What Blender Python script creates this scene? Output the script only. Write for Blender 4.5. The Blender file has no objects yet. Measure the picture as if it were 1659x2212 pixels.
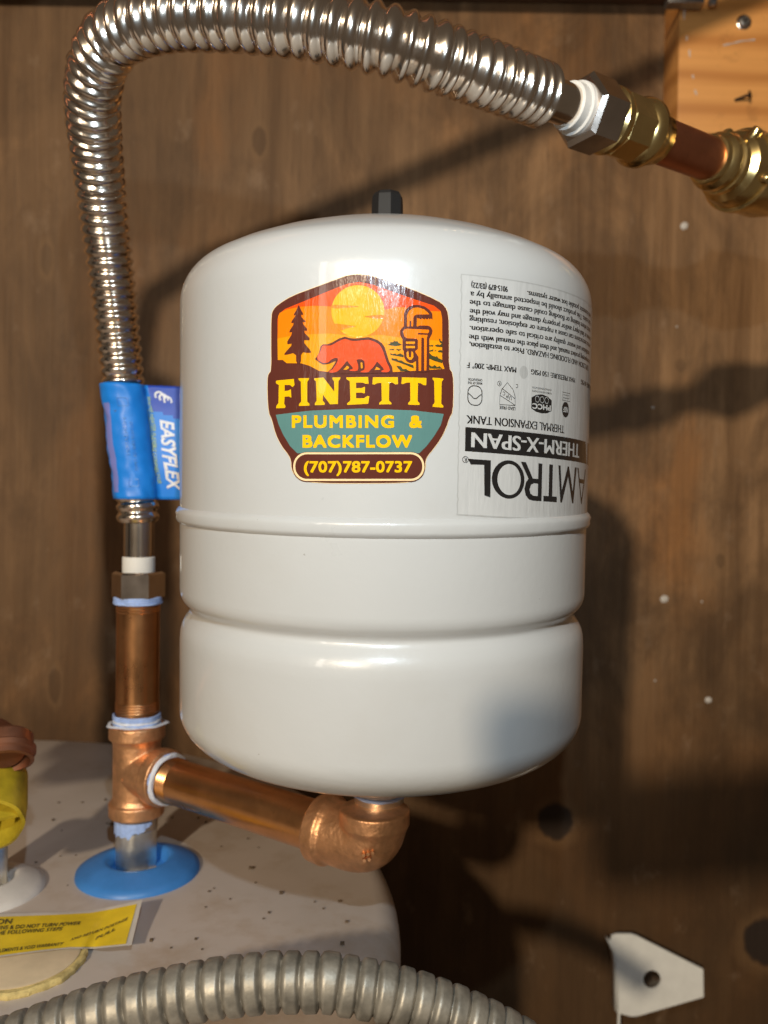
import bpy, bmesh, math, random
from mathutils import Vector, Matrix, noise
from mathutils.geometry import tessellate_polygon

random.seed(7)
SC = bpy.context.scene
COL = SC.collection
V = Vector
R_ = math.radians

# ------------------------------------------------------------------ camera
CAM = V((0, 0, 1.55))
FPX, PITCH, ROLL = 1790.0, R_(1.0), R_(0.8)          # focal length in photo pixels (1659 x 2212)
FW = V((0, math.cos(PITCH), -math.sin(PITCH)))
U0 = V((0, math.sin(PITCH), math.cos(PITCH)))
RT = V((1, 0, 0)) * math.cos(ROLL) + U0 * math.sin(ROLL)
UP = U0 * math.cos(ROLL) - V((1, 0, 0)) * math.sin(ROLL)
cd = bpy.data.cameras.new('camera')
cam = bpy.data.objects.new('camera', cd)
COL.objects.link(cam)
M = Matrix((RT, UP, -FW)).transposed().to_4x4()
M.translation = CAM
cam.matrix_world = M
cd.sensor_fit = 'VERTICAL'
cd.sensor_height = 36
cd.lens = FPX / 2212 * 36
cd.clip_start = 0.01
cd.clip_end = 50
cd.dof.use_dof = True
cd.dof.focus_distance = 0.335
cd.dof.aperture_fstop = (cd.lens / 1000) / 0.0027
SC.camera = cam

# ------------------------------------------------------------------ world, lamps, exposure
w = bpy.data.worlds.new('World')
SC.world = w
w.use_nodes = True
w.node_tree.nodes['Background'].inputs[0].default_value = (0.92, 0.69, 0.48, 1)
w.node_tree.nodes['Background'].inputs[1].default_value = 0.085


def lamp(name, kind, loc, power, color, size, look=None):
    d = bpy.data.lights.new(name, kind)
    d.energy = power
    d.color = color
    if kind == 'AREA':
        d.shape = 'DISK'
        d.size = size
    else:
        d.shadow_soft_size = size
    o = bpy.data.objects.new(name, d)
    o.location = CAM + V(loc)
    if look is not None:
        o.rotation_euler = (CAM + V(look) - o.location).to_track_quat('-Z', 'Y').to_euler()
    COL.objects.link(o)
    return o


lamp('bulb_lamp', 'POINT', (-0.61, -1.6, 0.70), 140.0, (1.0, 0.835, 0.61), 0.042)
lamp('torch_lamp', 'POINT', (0.012, -0.02, 0.17), 4.5, (0.72, 0.88, 1.0), 0.005)
streak_area = lamp('streak_lamp', 'AREA', (-0.78, -0.85, 0.42), 1.1, (1.0, 0.90, 0.78), 0.09, (0, 0.4, 0.1))  # added lamp without a known source, gives the tall streak reflections
streak_area.data.shape = 'RECTANGLE'
streak_area.data.size_y = 0.60

SC.view_settings.view_transform = 'Standard'
SC.view_settings.look = 'None'
SC.view_settings.exposure = 0.0
SC.view_settings.gamma = 1.0
SC.view_settings.use_curve_mapping = False


# ------------------------------------------------------------------ helpers
def at(x, y, Y):
    d = FW + RT * ((x - 829.5) / FPX) + UP * ((1106 - y) / FPX)
    return CAM + d * (Y / d.y)


def at_z(x, y, z):
    d = FW + RT * ((x - 829.5) / FPX) + UP * ((1106 - y) / FPX)
    return CAM + d * ((z - CAM.z) / d.z)


def srgb(r, g, b):
    def f(c):
        c /= 255
        return c / 12.92 if c < .04045 else ((c + .055) / 1.055) ** 2.4
    return (f(r), f(g), f(b))


class NT:
    """small node-tree writer"""
    def __init__(s, name):
        s.m = bpy.data.materials.new(name)
        s.m.use_nodes = True
        s.t = s.m.node_tree
        s.b = s.t.nodes['Principled BSDF']
        s.co = s.t.nodes.new('ShaderNodeTexCoord').outputs['Object']

    def n(s, kind, **kw):
        n = s.t.nodes.new('ShaderNode' + kind)
        for k, v in kw.items():
            setattr(n, k, v)
        return n

    def link(s, a, b):
        s.t.links.new(a, b)

    def scaled(s, sc, loc=(0, 0, 0)):
        m = s.n('Mapping')
        m.inputs['Scale'].default_value = sc
        m.inputs['Location'].default_value = loc
        s.link(s.co, m.inputs[0])
        return m.outputs[0]

    def noise(s, scale, detail=4, rough=.55, vec=None, dist=0):
        n = s.n('TexNoise')
        n.inputs['Scale'].default_value = scale
        n.inputs['Detail'].default_value = detail
        n.inputs['Roughness'].default_value = rough
        n.inputs['Distortion'].default_value = dist
        s.link(vec or s.co, n.inputs['Vector'])
        return n.outputs[0]

    def ramp(s, fac, stops):
        r = s.n('ValToRGB')
        e = r.color_ramp.elements
        while len(e) < len(stops):
            e.new(.5)
        for i, (p, c) in enumerate(stops):
            e[i].position = p
            e[i].color = (c, c, c, 1) if not hasattr(c, '__len__') else (*c, 1)
        s.link(fac, r.inputs[0])
        return r.outputs[0]

    def mix(s, fac, a, b, mode='MIX'):
        m = s.n('Mix', data_type='RGBA', blend_type=mode)
        for sock, v in ((m.inputs[0], fac), (m.inputs[6], a), (m.inputs[7], b)):
            if hasattr(v, 'is_linked'):
                s.link(v, sock)
            elif hasattr(v, '__len__'):
                sock.default_value = (*v, 1)
            else:
                sock.default_value = v
        return m.outputs[2]

    def math(s, op, a, b=0.0):
        m = s.n('Math', operation=op)
        for sock, v in ((m.inputs[0], a), (m.inputs[1], b)):
            if hasattr(v, 'is_linked'):
                s.link(v, sock)
            else:
                sock.default_value = v
        return m.outputs[0]

    def spot(s, c, r, sx=1, sz=1, soft=.35):
        """1 inside an ellipse in the object's x/z plane, 0 outside"""
        m = s.n('Mapping')
        m.inputs['Location'].default_value = (-c[0] * sx / r, 0, -c[1] * sz / r)
        m.inputs['Scale'].default_value = (sx / r, 0, sz / r)
        s.link(s.co, m.inputs[0])
        nz = s.n('TexNoise')
        nz.inputs['Scale'].default_value = 1.3
        nz.inputs['Detail'].default_value = 3
        s.link(m.outputs[0], nz.inputs['Vector'])
        ln = s.n('VectorMath', operation='LENGTH')
        s.link(m.outputs[0], ln.inputs[0])
        d = s.math('ADD', ln.outputs['Value'], s.math('MULTIPLY', s.math('SUBTRACT', nz.outputs[0], .5), .5))
        return d

    def bump(s, h, strength=.3, dist=.001):
        b = s.n('Bump')
        b.inputs['Strength'].default_value = strength
        b.inputs['Distance'].default_value = dist
        s.link(h, b.inputs['Height'])
        s.link(b.outputs[0], s.b.inputs['Normal'])

    def set(s, **kw):
        for k, v in kw.items():
            k = k.replace('_', ' ')
            i = s.b.inputs[k]
            if hasattr(v, 'is_linked'):
                s.link(v, i)
            elif hasattr(v, '__len__'):
                i.default_value = (*v, 1)
            else:
                i.default_value = v
        return s


def simple(name, base, rough, metal=0.0, var=.12, vscale=60, bump=0, bscale=300, coat=0, rvar=.0):
    t = NT(name)
    nz = t.noise(vscale, 4)
    c = t.mix(t.ramp(nz, [(.3, 0), (.7, 1)]), tuple(x * (1 - var) for x in base), tuple(min(1, x * (1 + var)) for x in base))
    t.set(Base_Color=c, Metallic=metal, Coat_Weight=coat, Coat_Roughness=.08)
    if rvar:
        r = t.math('ADD', t.math('MULTIPLY', t.noise(vscale * 1.7, 5), rvar), rough - rvar / 2)
        t.set(Roughness=r)
    else:
        t.set(Roughness=rough)
    if bump:
        t.bump(t.noise(bscale, 3), bump, .0006)
    return t.m


# --- materials
def plywood():
    t = NT('old_plywood')
    g1 = t.noise(1, 7, .68, t.scaled((22, 1, 1.4)), .9)
    g2 = t.noise(1, 5, .65, t.scaled((210, 1, 7)))
    g3 = t.noise(1, 3, .6, t.scaled((480, 1, 22), (3, 0, 9)))
    big = t.noise(4.2, 7, .66, t.scaled((1, 1, .62), (3.1, 0, 1.7)), .5)
    red = t.noise(5.5, 5, .6, t.scaled((1, 1, .5), (9.4, 0, 4.2)), .4)
    bands = t.noise(1, 2, .5, t.scaled((9, 1, .25), (1.3, 0, 0)))
    mot = t.noise(14, 6, .68, t.scaled((1, 1, .45), (5, 0, 3)), .6)
    c = t.mix(t.ramp(g1, [(.30, 0), (.47, .45), (.70, 1)]), (.155, .076, .029), (.480, .277, .135))
    c = t.mix(t.math('MULTIPLY', t.ramp(bands, [(.38, 0), (.46, .5), (.66, 1)]), .38), c, (.170, .092, .040))
    c = t.mix(t.math('MULTIPLY', t.ramp(red, [(.48, 0), (.64, 1)]), .55), c, (.430, .180, .050))
    c = t.mix(t.math('MULTIPLY', t.ramp(mot, [(.49, 0), (.64, 1)]), .48), c, (.080, .042, .018))
    c = t.mix(t.math('MULTIPLY', t.ramp(big, [(.44, 0), (.53, .75), (.68, 1)]), .62), c, (.066, .034, .015))
    c = t.mix(t.math('MULTIPLY', t.ramp(g2, [(.46, 0), (.68, 1)]), .26), c, (.085, .044, .020))
    c = t.mix(t.math('MULTIPLY', t.ramp(g3, [(.60, 0), (.70, 1)]), .35), c, (.045, .022, .010))
    # darker towards the bottom: water staining, plus painted shade of phone and hand
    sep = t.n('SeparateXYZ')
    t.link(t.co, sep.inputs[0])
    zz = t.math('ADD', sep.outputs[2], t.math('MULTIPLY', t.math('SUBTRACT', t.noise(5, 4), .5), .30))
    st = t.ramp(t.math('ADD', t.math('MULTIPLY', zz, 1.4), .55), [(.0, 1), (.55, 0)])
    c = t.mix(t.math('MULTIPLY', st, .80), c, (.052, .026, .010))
    # pale scuffs
    sc = t.noise(1, 5, .6, t.scaled((34, 1, 20), (7, 0, 2)))
    c = t.mix(t.math('MULTIPLY', t.ramp(sc, [(.61, 0), (.74, 1)]), .26), c, (.42, .29, .19))
    # knots
    for px, py, r, sx, sz, col, k in ((560, 305, .008, 1, .5, (.07, .034, .014), .5), (1200, 1775, .020, 1, .95, (.028, .018, .013), .92),
                                      (1652, 2035, .024, 1, .9, (.026, .017, .013), .92), (1556, 1212, .005, 1, .6, (.05, .026, .012), .35),
                                      (940, 55, .008, 1, .5, (.07, .036, .016), .4), (118, 1480, .007, 1, .35, (.06, .034, .016), .2),
                                      (1470, 790, .006, 1, .8, (.06, .03, .014), .3), (100, 560, .007, 1, .4, (.08, .045, .02), .2)):
        p = at(px, py, .84) - CAM
        d = t.spot((p.x, p.z), r, sx, sz)
        ring = t.ramp(d, [(.0, 1), (.80, 1), (1.0, 0)])
        c = t.mix(t.math('MULTIPLY', ring, k), c, col)
        halo = t.n('MapRange')
        halo.inputs[1].default_value = .95
        halo.inputs[2].default_value = 1.5
        halo.inputs[3].default_value = .35
        halo.inputs[4].default_value = 0
        t.link(d, halo.inputs[0])
        inner = t.math('MULTIPLY', halo.outputs[0], t.ramp(d, [(.86, 0), (1.0, 1)]))
        c = t.mix(inner, c, (.24, .135, .06))
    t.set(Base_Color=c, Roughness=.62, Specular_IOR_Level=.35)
    t.bump(t.mix(.6, g1, g2), .7, .0016)
    return t.m


def pine(name, light, dark, rough=.5):
    t = NT(name)
    g = t.n('TexWave', wave_type='BANDS', bands_direction='Z')
    g.inputs['Scale'].default_value = 9
    g.inputs['Distortion'].default_value = 4.5
    g.inputs['Detail'].default_value = 2
    g.inputs['Detail Scale'].default_value = .8
    t.link(t.scaled((.32, 1, 1)), g.inputs['Vector'])
    f = t.noise(1, 4, .6, t.scaled((9, 9, 160)))
    c = t.mix(t.ramp(g.outputs['Fac'], [(.30, 0), (.75, .35), (1.0, .85)]), light, dark)
    c = t.mix(t.math('MULTIPLY', t.ramp(f, [(.45, 0), (.75, 1)]), .30), c, dark)
    s = t.noise(34, 6, .7)
    c = t.mix(t.math('MULTIPLY', t.ramp(s, [(.56, 0), (.72, 1)]), .42), c, tuple(x * .42 for x in dark))
    t.set(Base_Color=c, Roughness=rough)
    t.bump(f, .25, .0008)
    return t.m


def enamel():
    t = NT('white_enamel')
    nz = t.noise(30, 3)
    c = t.mix(nz, (.560, .564, .560), (.590, .594, .590))
    sm = t.noise(11, 6, .65)
    c = t.mix(t.math('MULTIPLY', t.ramp(sm, [(.52, 0), (.70, 1)]), .35), c, (.52, .505, .475))
    sp = t.noise(210, 3, .6)
    c = t.mix(t.math('MULTIPLY', t.ramp(sp, [(.765, 0), (.79, 1)]), .55), c, (.25, .21, .17))
    t.set(Base_Color=c, Roughness=t.math('ADD', t.math('MULTIPLY', sm, .22), .20), Coat_Weight=.65, Coat_Roughness=.045)
    t.bump(t.noise(300, 3, .5), .14, .0005)
    return t.m


def film(name, base, rough=.16):
    t = NT(name)
    nz = t.noise(90, 4)
    c = t.mix(t.ramp(nz, [(.35, 0), (.7, 1)]), tuple(x * .93 for x in base), base)
    t.set(Base_Color=c, Roughness=rough, Coat_Weight=.4, Coat_Roughness=.05)
    t.bump(t.noise(1, 4, .6, t.scaled((300, 300, 60))), .55, .0005)
    return t.m


def dusty_enamel():
    t = NT('dusty_heater_enamel')
    a = t.noise(7, 5, .6)
    b = t.noise(26, 6, .7)
    d = t.noise(150, 3, .6)
    c = t.mix(t.ramp(a, [(.35, 0), (.65, 1)]), (.57, .505, .465), (.48, .415, .365))
    c = t.mix(t.math('MULTIPLY', t.ramp(t.math('ADD', t.math('MULTIPLY', b, .6), t.math('MULTIPLY', a, .4)), [(.50, 0), (.64, 1)]), .55), c, (.36, .255, .165))
    c = t.mix(t.math('MULTIPLY', t.ramp(d, [(.77, 0), (.84, 1)]), .08), c, (.16, .11, .08))
    t.set(Base_Color=c, Roughness=t.math('ADD', t.math('MULTIPLY', b, .35), .22))
    t.bump(b, .12, .0008)
    return t.m


def copper(name, base, rough, streak=True):
    t = NT(name)
    a = t.noise(38, 5, .6)
    b = t.noise(190, 4, .6)
    c = t.mix(t.ramp(a, [(.3, 0), (.7, 1)]), tuple(x * .72 for x in base), base)
    c = t.mix(t.math('MULTIPLY', t.ramp(b, [(.6, 0), (.75, 1)]), .35), c, tuple(x * .42 for x in base))
    t.set(Base_Color=c, Metallic=1.0, Roughness=t.math('ADD', t.math('MULTIPLY', a, .22), rough - .08))
    t.bump(b, .05, .0003)
    return t.m


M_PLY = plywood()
M_PINE = pine('fresh_pine', (.86, .40, .115), (.58, .225, .05))
M_PINEDARK = pine('dark_old_timber', (.10, .052, .024), (.055, .027, .012), .7)
M_EN = enamel()
M_STEEL = simple('stainless_steel', (.84, .75, .66), .19, 1.0, .10, 40, rvar=.14)
M_STEELN = simple('plated_steel', (.66, .59, .54), .20, 1.0, .12, 60, rvar=.12, bump=.06, bscale=160)
M_BRASS = simple('yellow_brass', (.90, .66, .29), .23, 1.0, .14, 60, rvar=.16, bump=.10, bscale=180)
M_NIPPLE = copper('red_brass_pipe', (.86, .43, .19), .27)
M_COPPER = copper('copper_tube', (.72, .28, .15), .34)
M_COPPERD = copper('dull_copper', (.36, .165, .10), .5)
M_BRONZE = simple('cast_bronze', (.74, .405, .215), .48, .92, .22, 120, bump=.8, bscale=300, rvar=.14)
M_GALV = simple('galvanised_steel', (.84, .82, .76), .36, 1.0, .24, 70, rvar=.25, bump=.15, bscale=260)
M_CONDUIT = simple('aged_zinc_conduit', (.31, .28, .23), .50, .55, .34, 130, rvar=.25, bump=.22, bscale=420)
M_NYLON = simple('white_nylon', (.80, .78, .74), .35, 0, .04)
M_TAPE = simple('pale_blue_thread_tape', (.36, .50, .86), .45, 0, .14, 300, bump=.4, bscale=600)
M_TAPEW = simple('white_thread_tape', (.72, .76, .86), .45, 0, .10, 300, bump=.4, bscale=600)
M_BLACK = simple('black_plastic', (.010, .0095, .010), .65, 0, .1)
M_BLUERING = simple('blue_plastic', (.045, .21, .58), .42, 0, .12, 50, bump=.12, bscale=350)
M_WHITERING = simple('white_plastic', (.66, .64, .62), .40, 0, .10, 60)
M_LABELBLUE = simple('blue_label_film', (.012, .235, .82), .42, 0, .06, 60)
M_LABELNAVY = simple('navy_label_film', (.018, .070, .50), .42, 0, .06, 60)
M_LABELLAV = simple('lavender_label_print', (.22, .25, .66), .30, 0, .06, 60)
M_LABELPALE = simple('pale_blue_label_print', (.10, .32, .78), .35, 0, .02)
M_LABELYEL = simple('yellow_green_label_print', (.34, .50, .22), .35, 0, .05)
M_LABELWHITE = simple('white_label_print', (.82, .82, .85), .35, 0, .03)
M_YPLASTIC = simple('yellow_plastic', (.42, .315, .02), .40, 0, .35, 70, bump=.1)
M_HLABEL = simple('yellow_warning_film', (.84, .60, .028), .38, 0, .16, 45, bump=.15, bscale=160)
M_HPAPER = simple('label_backing_paper', (.58, .54, .49), .6, 0, .1)
M_HINK = simple('faded_black_ink', (.085, .068, .03), .5, 0, .3, 200)
M_PLUG = simple('beige_enamel_cap', (.66, .53, .36), .32, 0, .10, 60)
M_FOAM = simple('yellow_foam', (.60, .47, .19), .85, 0, .35, 160, bump=.9, bscale=420)
M_BRACKET = simple('white_painted_steel', (.90, .90, .87), .45, 0, .06, 60, bump=.08)
M_SCREW = simple('grey_zinc_screw', (.30, .29, .28), .45, .9, .2, 300)
M_NAIL = simple('dark_nail', (.03, .022, .018), .6, .5, .2, 300)
M_PAINT = simple('white_paint', (.66, .62, .58), .5, 0, .08, 200)
M_SLEEVE = simple('shade_sleeve_foam', (.06, .06, .06), .9, 0, .1)
M_PAPER = film('white_label_film', (.60, .60, .592), .26)
M_INK = film('black_ink', (.018, .017, .017), .22)
M_INKW = film('white_ink', (.62, .62, .61), .26)
M_INKG = film('grey_scuff', (.47, .47, .46), .3)
STK = {k: film('sticker_' + k, srgb(*v), .17) for k, v in dict(
    brown=(97, 48, 38), red=(250, 84, 20), orange=(255, 134, 10), amber=(255, 160, 14), sun=(255, 178, 8),
    bear=(247, 82, 34), yellow=(255, 196, 10), teal=(96, 138, 134), cream=(255, 222, 170), green=(74, 72, 40)).items()}


# ------------------------------------------------------------------ objects
def empty(name, label, cat, loc, group=None):
    o = bpy.data.objects.new(name, None)
    COL.objects.link(o)
    o.location = loc
    o['label'] = label
    o['category'] = cat
    if group:
        o['group'] = group
    o.empty_display_size = .02
    return o


class MB:
    def __init__(s):
        s.v, s.f, s.mi = [], [], []

    def add(s, v, f, mi=0):
        k = len(s.v)
        s.v += [V(p) for p in v]
        s.f += [tuple(i + k for i in q) for q in f]
        s.mi += [mi] * len(f)
        return s

    def lathe(s, o, d, prof, n=48, mi=0, phase=0.0, rfun=None, cap=True):
        """surface of revolution: prof = [(t along d, radius)]"""
        d = V(d).normalized()
        a = d.orthogonal().normalized() if abs(d.z) < .99 else V((1, 0, 0))
        b = d.cross(a)
        vs, fs = [], []
        for t, r in prof:
            for i in range(n):
                q = 2 * math.pi * i / n + phase
                rr = r * (rfun(q, t) if rfun else 1)
                vs.append(V(o) + d * t + a * (rr * math.cos(q)) + b * (rr * math.sin(q)))
        m = len(prof)
        for j in range(m - 1):
            for i in range(n):
                i2 = (i + 1) % n
                fs.append((j * n + i, j * n + i2, (j + 1) * n + i2, (j + 1) * n + i))
        if cap:
            fs.append(tuple(reversed(range(n))))
            fs.append(tuple((m - 1) * n + i for i in range(n)))
        return s.add(vs, fs, mi)

    def tube(s, pts, rad, n=40, mi=0, cap=True):
        """sweep; rad(k, arc, angle) or number"""
        m = len(pts)
        T = [((pts[min(k + 1, m - 1)] - pts[max(k - 1, 0)])).normalized() for k in range(m)]
        a = T[0].orthogonal().normalized()
        vs, fs = [], []
        arc = 0
        for k in range(m):
            if k:
                arc += (pts[k] - pts[k - 1]).length
            a = (a - T[k] * a.dot(T[k])).normalized()
            b = T[k].cross(a)
            for i in range(n):
                q = 2 * math.pi * i / n
                r = rad(k, arc, q) if callable(rad) else rad
                vs.append(pts[k] + a * (r * math.cos(q)) + b * (r * math.sin(q)))
        for j in range(m - 1):
            for i in range(n):
                i2 = (i + 1) % n
                fs.append((j * n + i, j * n + i2, (j + 1) * n + i2, (j + 1) * n + i))
        if cap:
            fs.append(tuple(reversed(range(n))))
            fs.append(tuple((m - 1) * n + i for i in range(n)))
        return s.add(vs, fs, mi)

    def box(s, c, h, mi=0, bev=0):
        bm = bmesh.new()
        bmesh.ops.create_cube(bm, size=1)
        for v in bm.verts:
            v.co = V((v.co.x * 2 * h[0], v.co.y * 2 * h[1], v.co.z * 2 * h[2]))
        if bev:
            bmesh.ops.bevel(bm, geom=list(bm.edges), offset=bev, segments=2, affect='EDGES', profile=.6)
        bm.verts.index_update()
        s.add([V(c) + v.co for v in bm.verts], [tuple(v.index for v in f.verts) for f in bm.faces], mi)
        bm.free()
        return s

    def prism(s, poly, back, mi=0, holes=()):
        """front polygon (world points) pushed by vector back"""
        loops = [poly] + list(holes)
        allp = [p for l in loops for p in l]
        n = len(allp)
        tris = tessellate_polygon([[V(p) for p in l] for l in loops])
        vs = [V(p) for p in allp] + [V(p) + V(back) for p in allp]
        fs = [tuple(t) for t in tris] + [tuple(n + i for i in reversed(t)) for t in tris]
        k = 0
        for l in loops:
            m = len(l)
            for i in range(m):
                j = (i + 1) % m
                fs.append((k + i, k + j, n + k + j, n + k + i))
            k += m
        return s.add(vs, fs, mi)

    def build(s, name, mats, parent=None, origin=None, sharp=32, local=False, fixn=True, smooth=True):
        me = bpy.data.meshes.new(name)
        o = bpy.data.objects.new(name, me)
        off = V((0, 0, 0))
        if not local:
            if parent is not None:
                q = parent
                while q is not None:
                    off += V(q.location)
                    q = q.parent
            elif origin is not None:
                off = V(origin)
        me.from_pydata([tuple(p - off) for p in s.v], [], s.f)
        for m in (mats if isinstance(mats, (list, tuple)) else [mats]):
            me.materials.append(m)
        me.polygons.foreach_set('material_index', s.mi)
        if fixn:
            bm = bmesh.new()
            bm.from_mesh(me)
            bmesh.ops.recalc_face_normals(bm, faces=bm.faces)
            bm.to_mesh(me)
            bm.free()
        if smooth:
            me.shade_smooth()
            me.set_sharp_from_angle(angle=R_(sharp))
        COL.objects.link(o)
        if parent is not None:
            o.parent = parent
        elif origin is not None:
            o.location = origin
        return o


def tag(o, label, cat, group=None, kind=None):
    if label:
        o['label'] = label
    if cat:
        o['category'] = cat
    if group:
        o['group'] = group
    if kind:
        o['kind'] = kind
    return o


def spline(pts, step):
    """Catmull-Rom through pts, resampled about every `step` metres"""
    P = [pts[0] * 2 - pts[1]] + list(pts) + [pts[-1] * 2 - pts[-2]]
    dense = []
    for i in range(1, len(P) - 2):
        for k in range(8):
            t = k / 60
            p0, p1, p2, p3 = P[i - 1:i + 3]
            dense.append(.5 * ((2 * p1) + (p2 - p0) * t + (2 * p0 - 5 * p1 + 4 * p2 - p3) * t * t + (3 * p1 - p0 - 3 * p2 + p3) * t ** 3))
    dense.append(P[-2])
    acc = [0]
    for i in range(1, len(dense)):
        acc.append(acc[-1] + (dense[i] - dense[i - 1]).length)
    n = max(2, int(acc[-1] / step))
    out, j = [], 0
    for k in range(n + 1):
        L = acc[-1] * k / n
        while j < len(acc) - 2 and acc[j + 1] < L:
            j += 1
        d = acc[j + 1] - acc[j]
        out.append(dense[j].lerp(dense[j + 1], 0 if d == 0 else (L - acc[j]) / d))
    return out


# flat print -----------------------------------------------------------------
def text_flat(body, bold=0.0, spacing=1.0, shear=0.0):
    """returns verts (x,y) and faces of a line of text"""
    c = bpy.data.curves.new('t', 'FONT')
    c.body = body
    c.size = 1
    c.offset = bold
    c.space_character = spacing
    c.shear = shear
    c.resolution_u = 4
    o = bpy.data.objects.new('t', c)
    COL.objects.link(o)
    dg = bpy.context.evaluated_depsgraph_get()
    me = o.evaluated_get(dg).to_mesh()
    vs = [(v.co.x, v.co.y) for v in me.vertices]
    fs = [tuple(p.vertices) for p in me.polygons]
    o.evaluated_get(dg).to_mesh_clear()
    bpy.data.objects.remove(o)
    bpy.data.curves.remove(c)
    return vs, fs


def fit(vf, x0, x1, y0, y1, ref=None):
    """scale flat text so its bounding box (or the height ref) fills x0..x1, y0..y1"""
    vs, fs = vf
    xs = [v[0] for v in vs]
    ys = [v[1] for v in vs]
    lo, hi = ref if ref else (min(ys), max(ys))
    a = (x1 - x0) / (max(xs) - min(xs))
    b = (y1 - y0) / (hi - lo)
    return [(x0 + (x - min(xs)) * a, y0 + (y - lo) * b) for x, y in vs], fs


CAPREF = None


def capref(bold=0.0):
    vs, _ = text_flat('H', bold)
    ys = [v[1] for v in vs]
    return min(ys), max(ys)


def poly_flat(*loops):
    vs = [p for l in loops for p in l]
    fs = [tuple(t) for t in tessellate_polygon([[V((p[0], p[1], 0)) for p in l] for l in loops])]
    return vs, fs


def circle(cx, cy, rx, ry=None, n=40):
    ry = ry or rx
    return [(cx + rx * math.cos(2 * math.pi * i / n), cy + ry * math.sin(2 * math.pi * i / n)) for i in range(n)]


def stroke(pts, wd, closed=False):
    """polyline as quads of width wd"""
    vs, fs = [], []
    n = len(pts)
    for i in range(n):
        p = V((*pts[i], 0))
        a = V((*pts[(i - 1) % n if closed else max(i - 1, 0)], 0))
        b = V((*pts[(i + 1) % n if closed else min(i + 1, n - 1)], 0))
        t = (b - a).normalized()
        nn = V((-t.y, t.x, 0)) * (wd / 2)
        vs += [(p + nn)[:2], (p - nn)[:2]]
    for i in range(n if closed else n - 1):
        j = (i + 1) % n
        fs.append((2 * i, 2 * i + 1, 2 * j + 1, 2 * j))
    return vs, fs


def rounded(x0, y0, x1, y1, r, n=8):
    out = []
    for cx, cy, a0 in ((x1 - r, y1 - r, 0), (x0 + r, y1 - r, 90), (x0 + r, y0 + r, 180), (x1 - r, y0 + r, 270)):
        for i in range(n + 1):
            a = R_(a0 + 90 * i / n)
            out.append((cx + r * math.cos(a), cy + r * math.sin(a)))
    return out


def smooth_poly(p, it=2):
    for _ in range(it):
        q = []
        for i in range(len(p)):
            a, b = p[i], p[(i + 1) % len(p)]
            q += [(a[0] * .75 + b[0] * .25, a[1] * .75 + b[1] * .25), (a[0] * .25 + b[0] * .75, a[1] * .25 + b[1] * .75)]
        p = q
    return p


def grow(p, d):
    """push a polygon's corners outwards by d"""
    area = sum(p[i][0] * p[(i + 1) % len(p)][1] - p[(i + 1) % len(p)][0] * p[i][1] for i in range(len(p)))
    sg = 1 if area > 0 else -1
    out = []
    for i in range(len(p)):
        a, b = V((*p[i - 1], 0)), V((*p[(i + 1) % len(p)], 0))
        t = (b - a)
        t = t.normalized() if t.length else V((1, 0, 0))
        out.append((p[i][0] + sg * t.y * d, p[i][1] - sg * t.x * d))
    return out


def wrap_print(mb, vf, mi, mapping, layer, cut=None):
    """lay flat shapes on a curved surface: cut into thin strips, then bend"""
    vs, fs = vf
    bm = bmesh.new()
    bv = [bm.verts.new((x, y, 0)) for x, y in vs]
    for f in fs:
        try:
            bm.faces.new([bv[i] for i in f])
        except ValueError:
            pass
    if cut:
        x0, x1 = min(v[0] for v in vs), max(v[0] for v in vs)
        k = math.ceil(x0 / cut)
        while k * cut < x1:
            bmesh.ops.bisect_plane(bm, geom=bm.verts[:] + bm.edges[:] + bm.faces[:], dist=1e-6, plane_co=(k * cut, 0, 0), plane_no=(1, 0, 0))
            k += 1
    bm.verts.index_update()
    mb.add([mapping(v.co.x, v.co.y, layer) for v in bm.verts], [tuple(v.index for v in f.verts) for f in bm.faces], mi)
    bm.free()


# ================================================================== SETTING
W = 0.84
mb = MB()
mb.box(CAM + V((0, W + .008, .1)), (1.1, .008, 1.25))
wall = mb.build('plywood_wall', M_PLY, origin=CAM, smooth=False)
wall['kind'] = 'structure'
for px, py, r in ((1478, 488, .0042), (1435, 1294, .0043), (1530, 1512, .0036), (1462, 706, .0012), (1410, 880, .0014), (1415, 1470, .0012), (918, 2192, .0014), (1516, 1300, .0012)):
    p = at(px, py, W)
    m = MB()
    m.lathe(p + V((0, .0005, 0)), (0, -1, 0), [(0, r), (.0012, r * .85), (.0018, r * .4)], 14, rfun=lambda q, t: 1 + .07 * math.sin(2 * q + px) + .05 * math.sin(5 * q))
    m.build('paint_dab', M_PAINT, wall)
# ------------------------------------------------------------------ timber, top right
YB = .795
b0 = at(1466, 120, YB)
b1 = at(1468, 287, YB)
mb = MB()
x0, z1, z0 = b0.x, CAM.z + .52, b1.z
mb.box(V((x0 + .15, (YB + W) / 2 - .0006, (z0 + z1) / 2)), (.15, (W - YB) / 2 - .0006, (z1 - z0) / 2), bev=.0016)
blk = mb.build('timber_block', M_PINE, origin=V((x0 + .15, YB, z0)))
tag(blk, 'bright orange pine block on the wall above the brass fittings', 'wood block')
p = at(1607, 48, YB)
m = MB()
m.lathe(p + V((0, .001, 0)), (0, -1, 0), [(0, .0072), (.0012, .0072), (.0018, .0062), (.0020, .0056)], 24)
m.build('washer', M_STEELN, blk)
m = MB()
m.lathe(p + V((0, -.0012, 0)), (0, -1, 0), [(0, .0052), (.0016, .0050), (.0026, .0036)], 20)
scr = m.build('screw', M_SCREW, blk)
m = MB()
for a in (35, 125):
    d = V((math.cos(R_(a)), 0, math.sin(R_(a))))
    m.tube([p + V((0, -.0039, 0)) - d * .0026, p + V((0, -.0039, 0)) + d * .0026], .0006, 6)
m.build('screw_slot', M_NAIL, scr)
m = MB()
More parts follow.
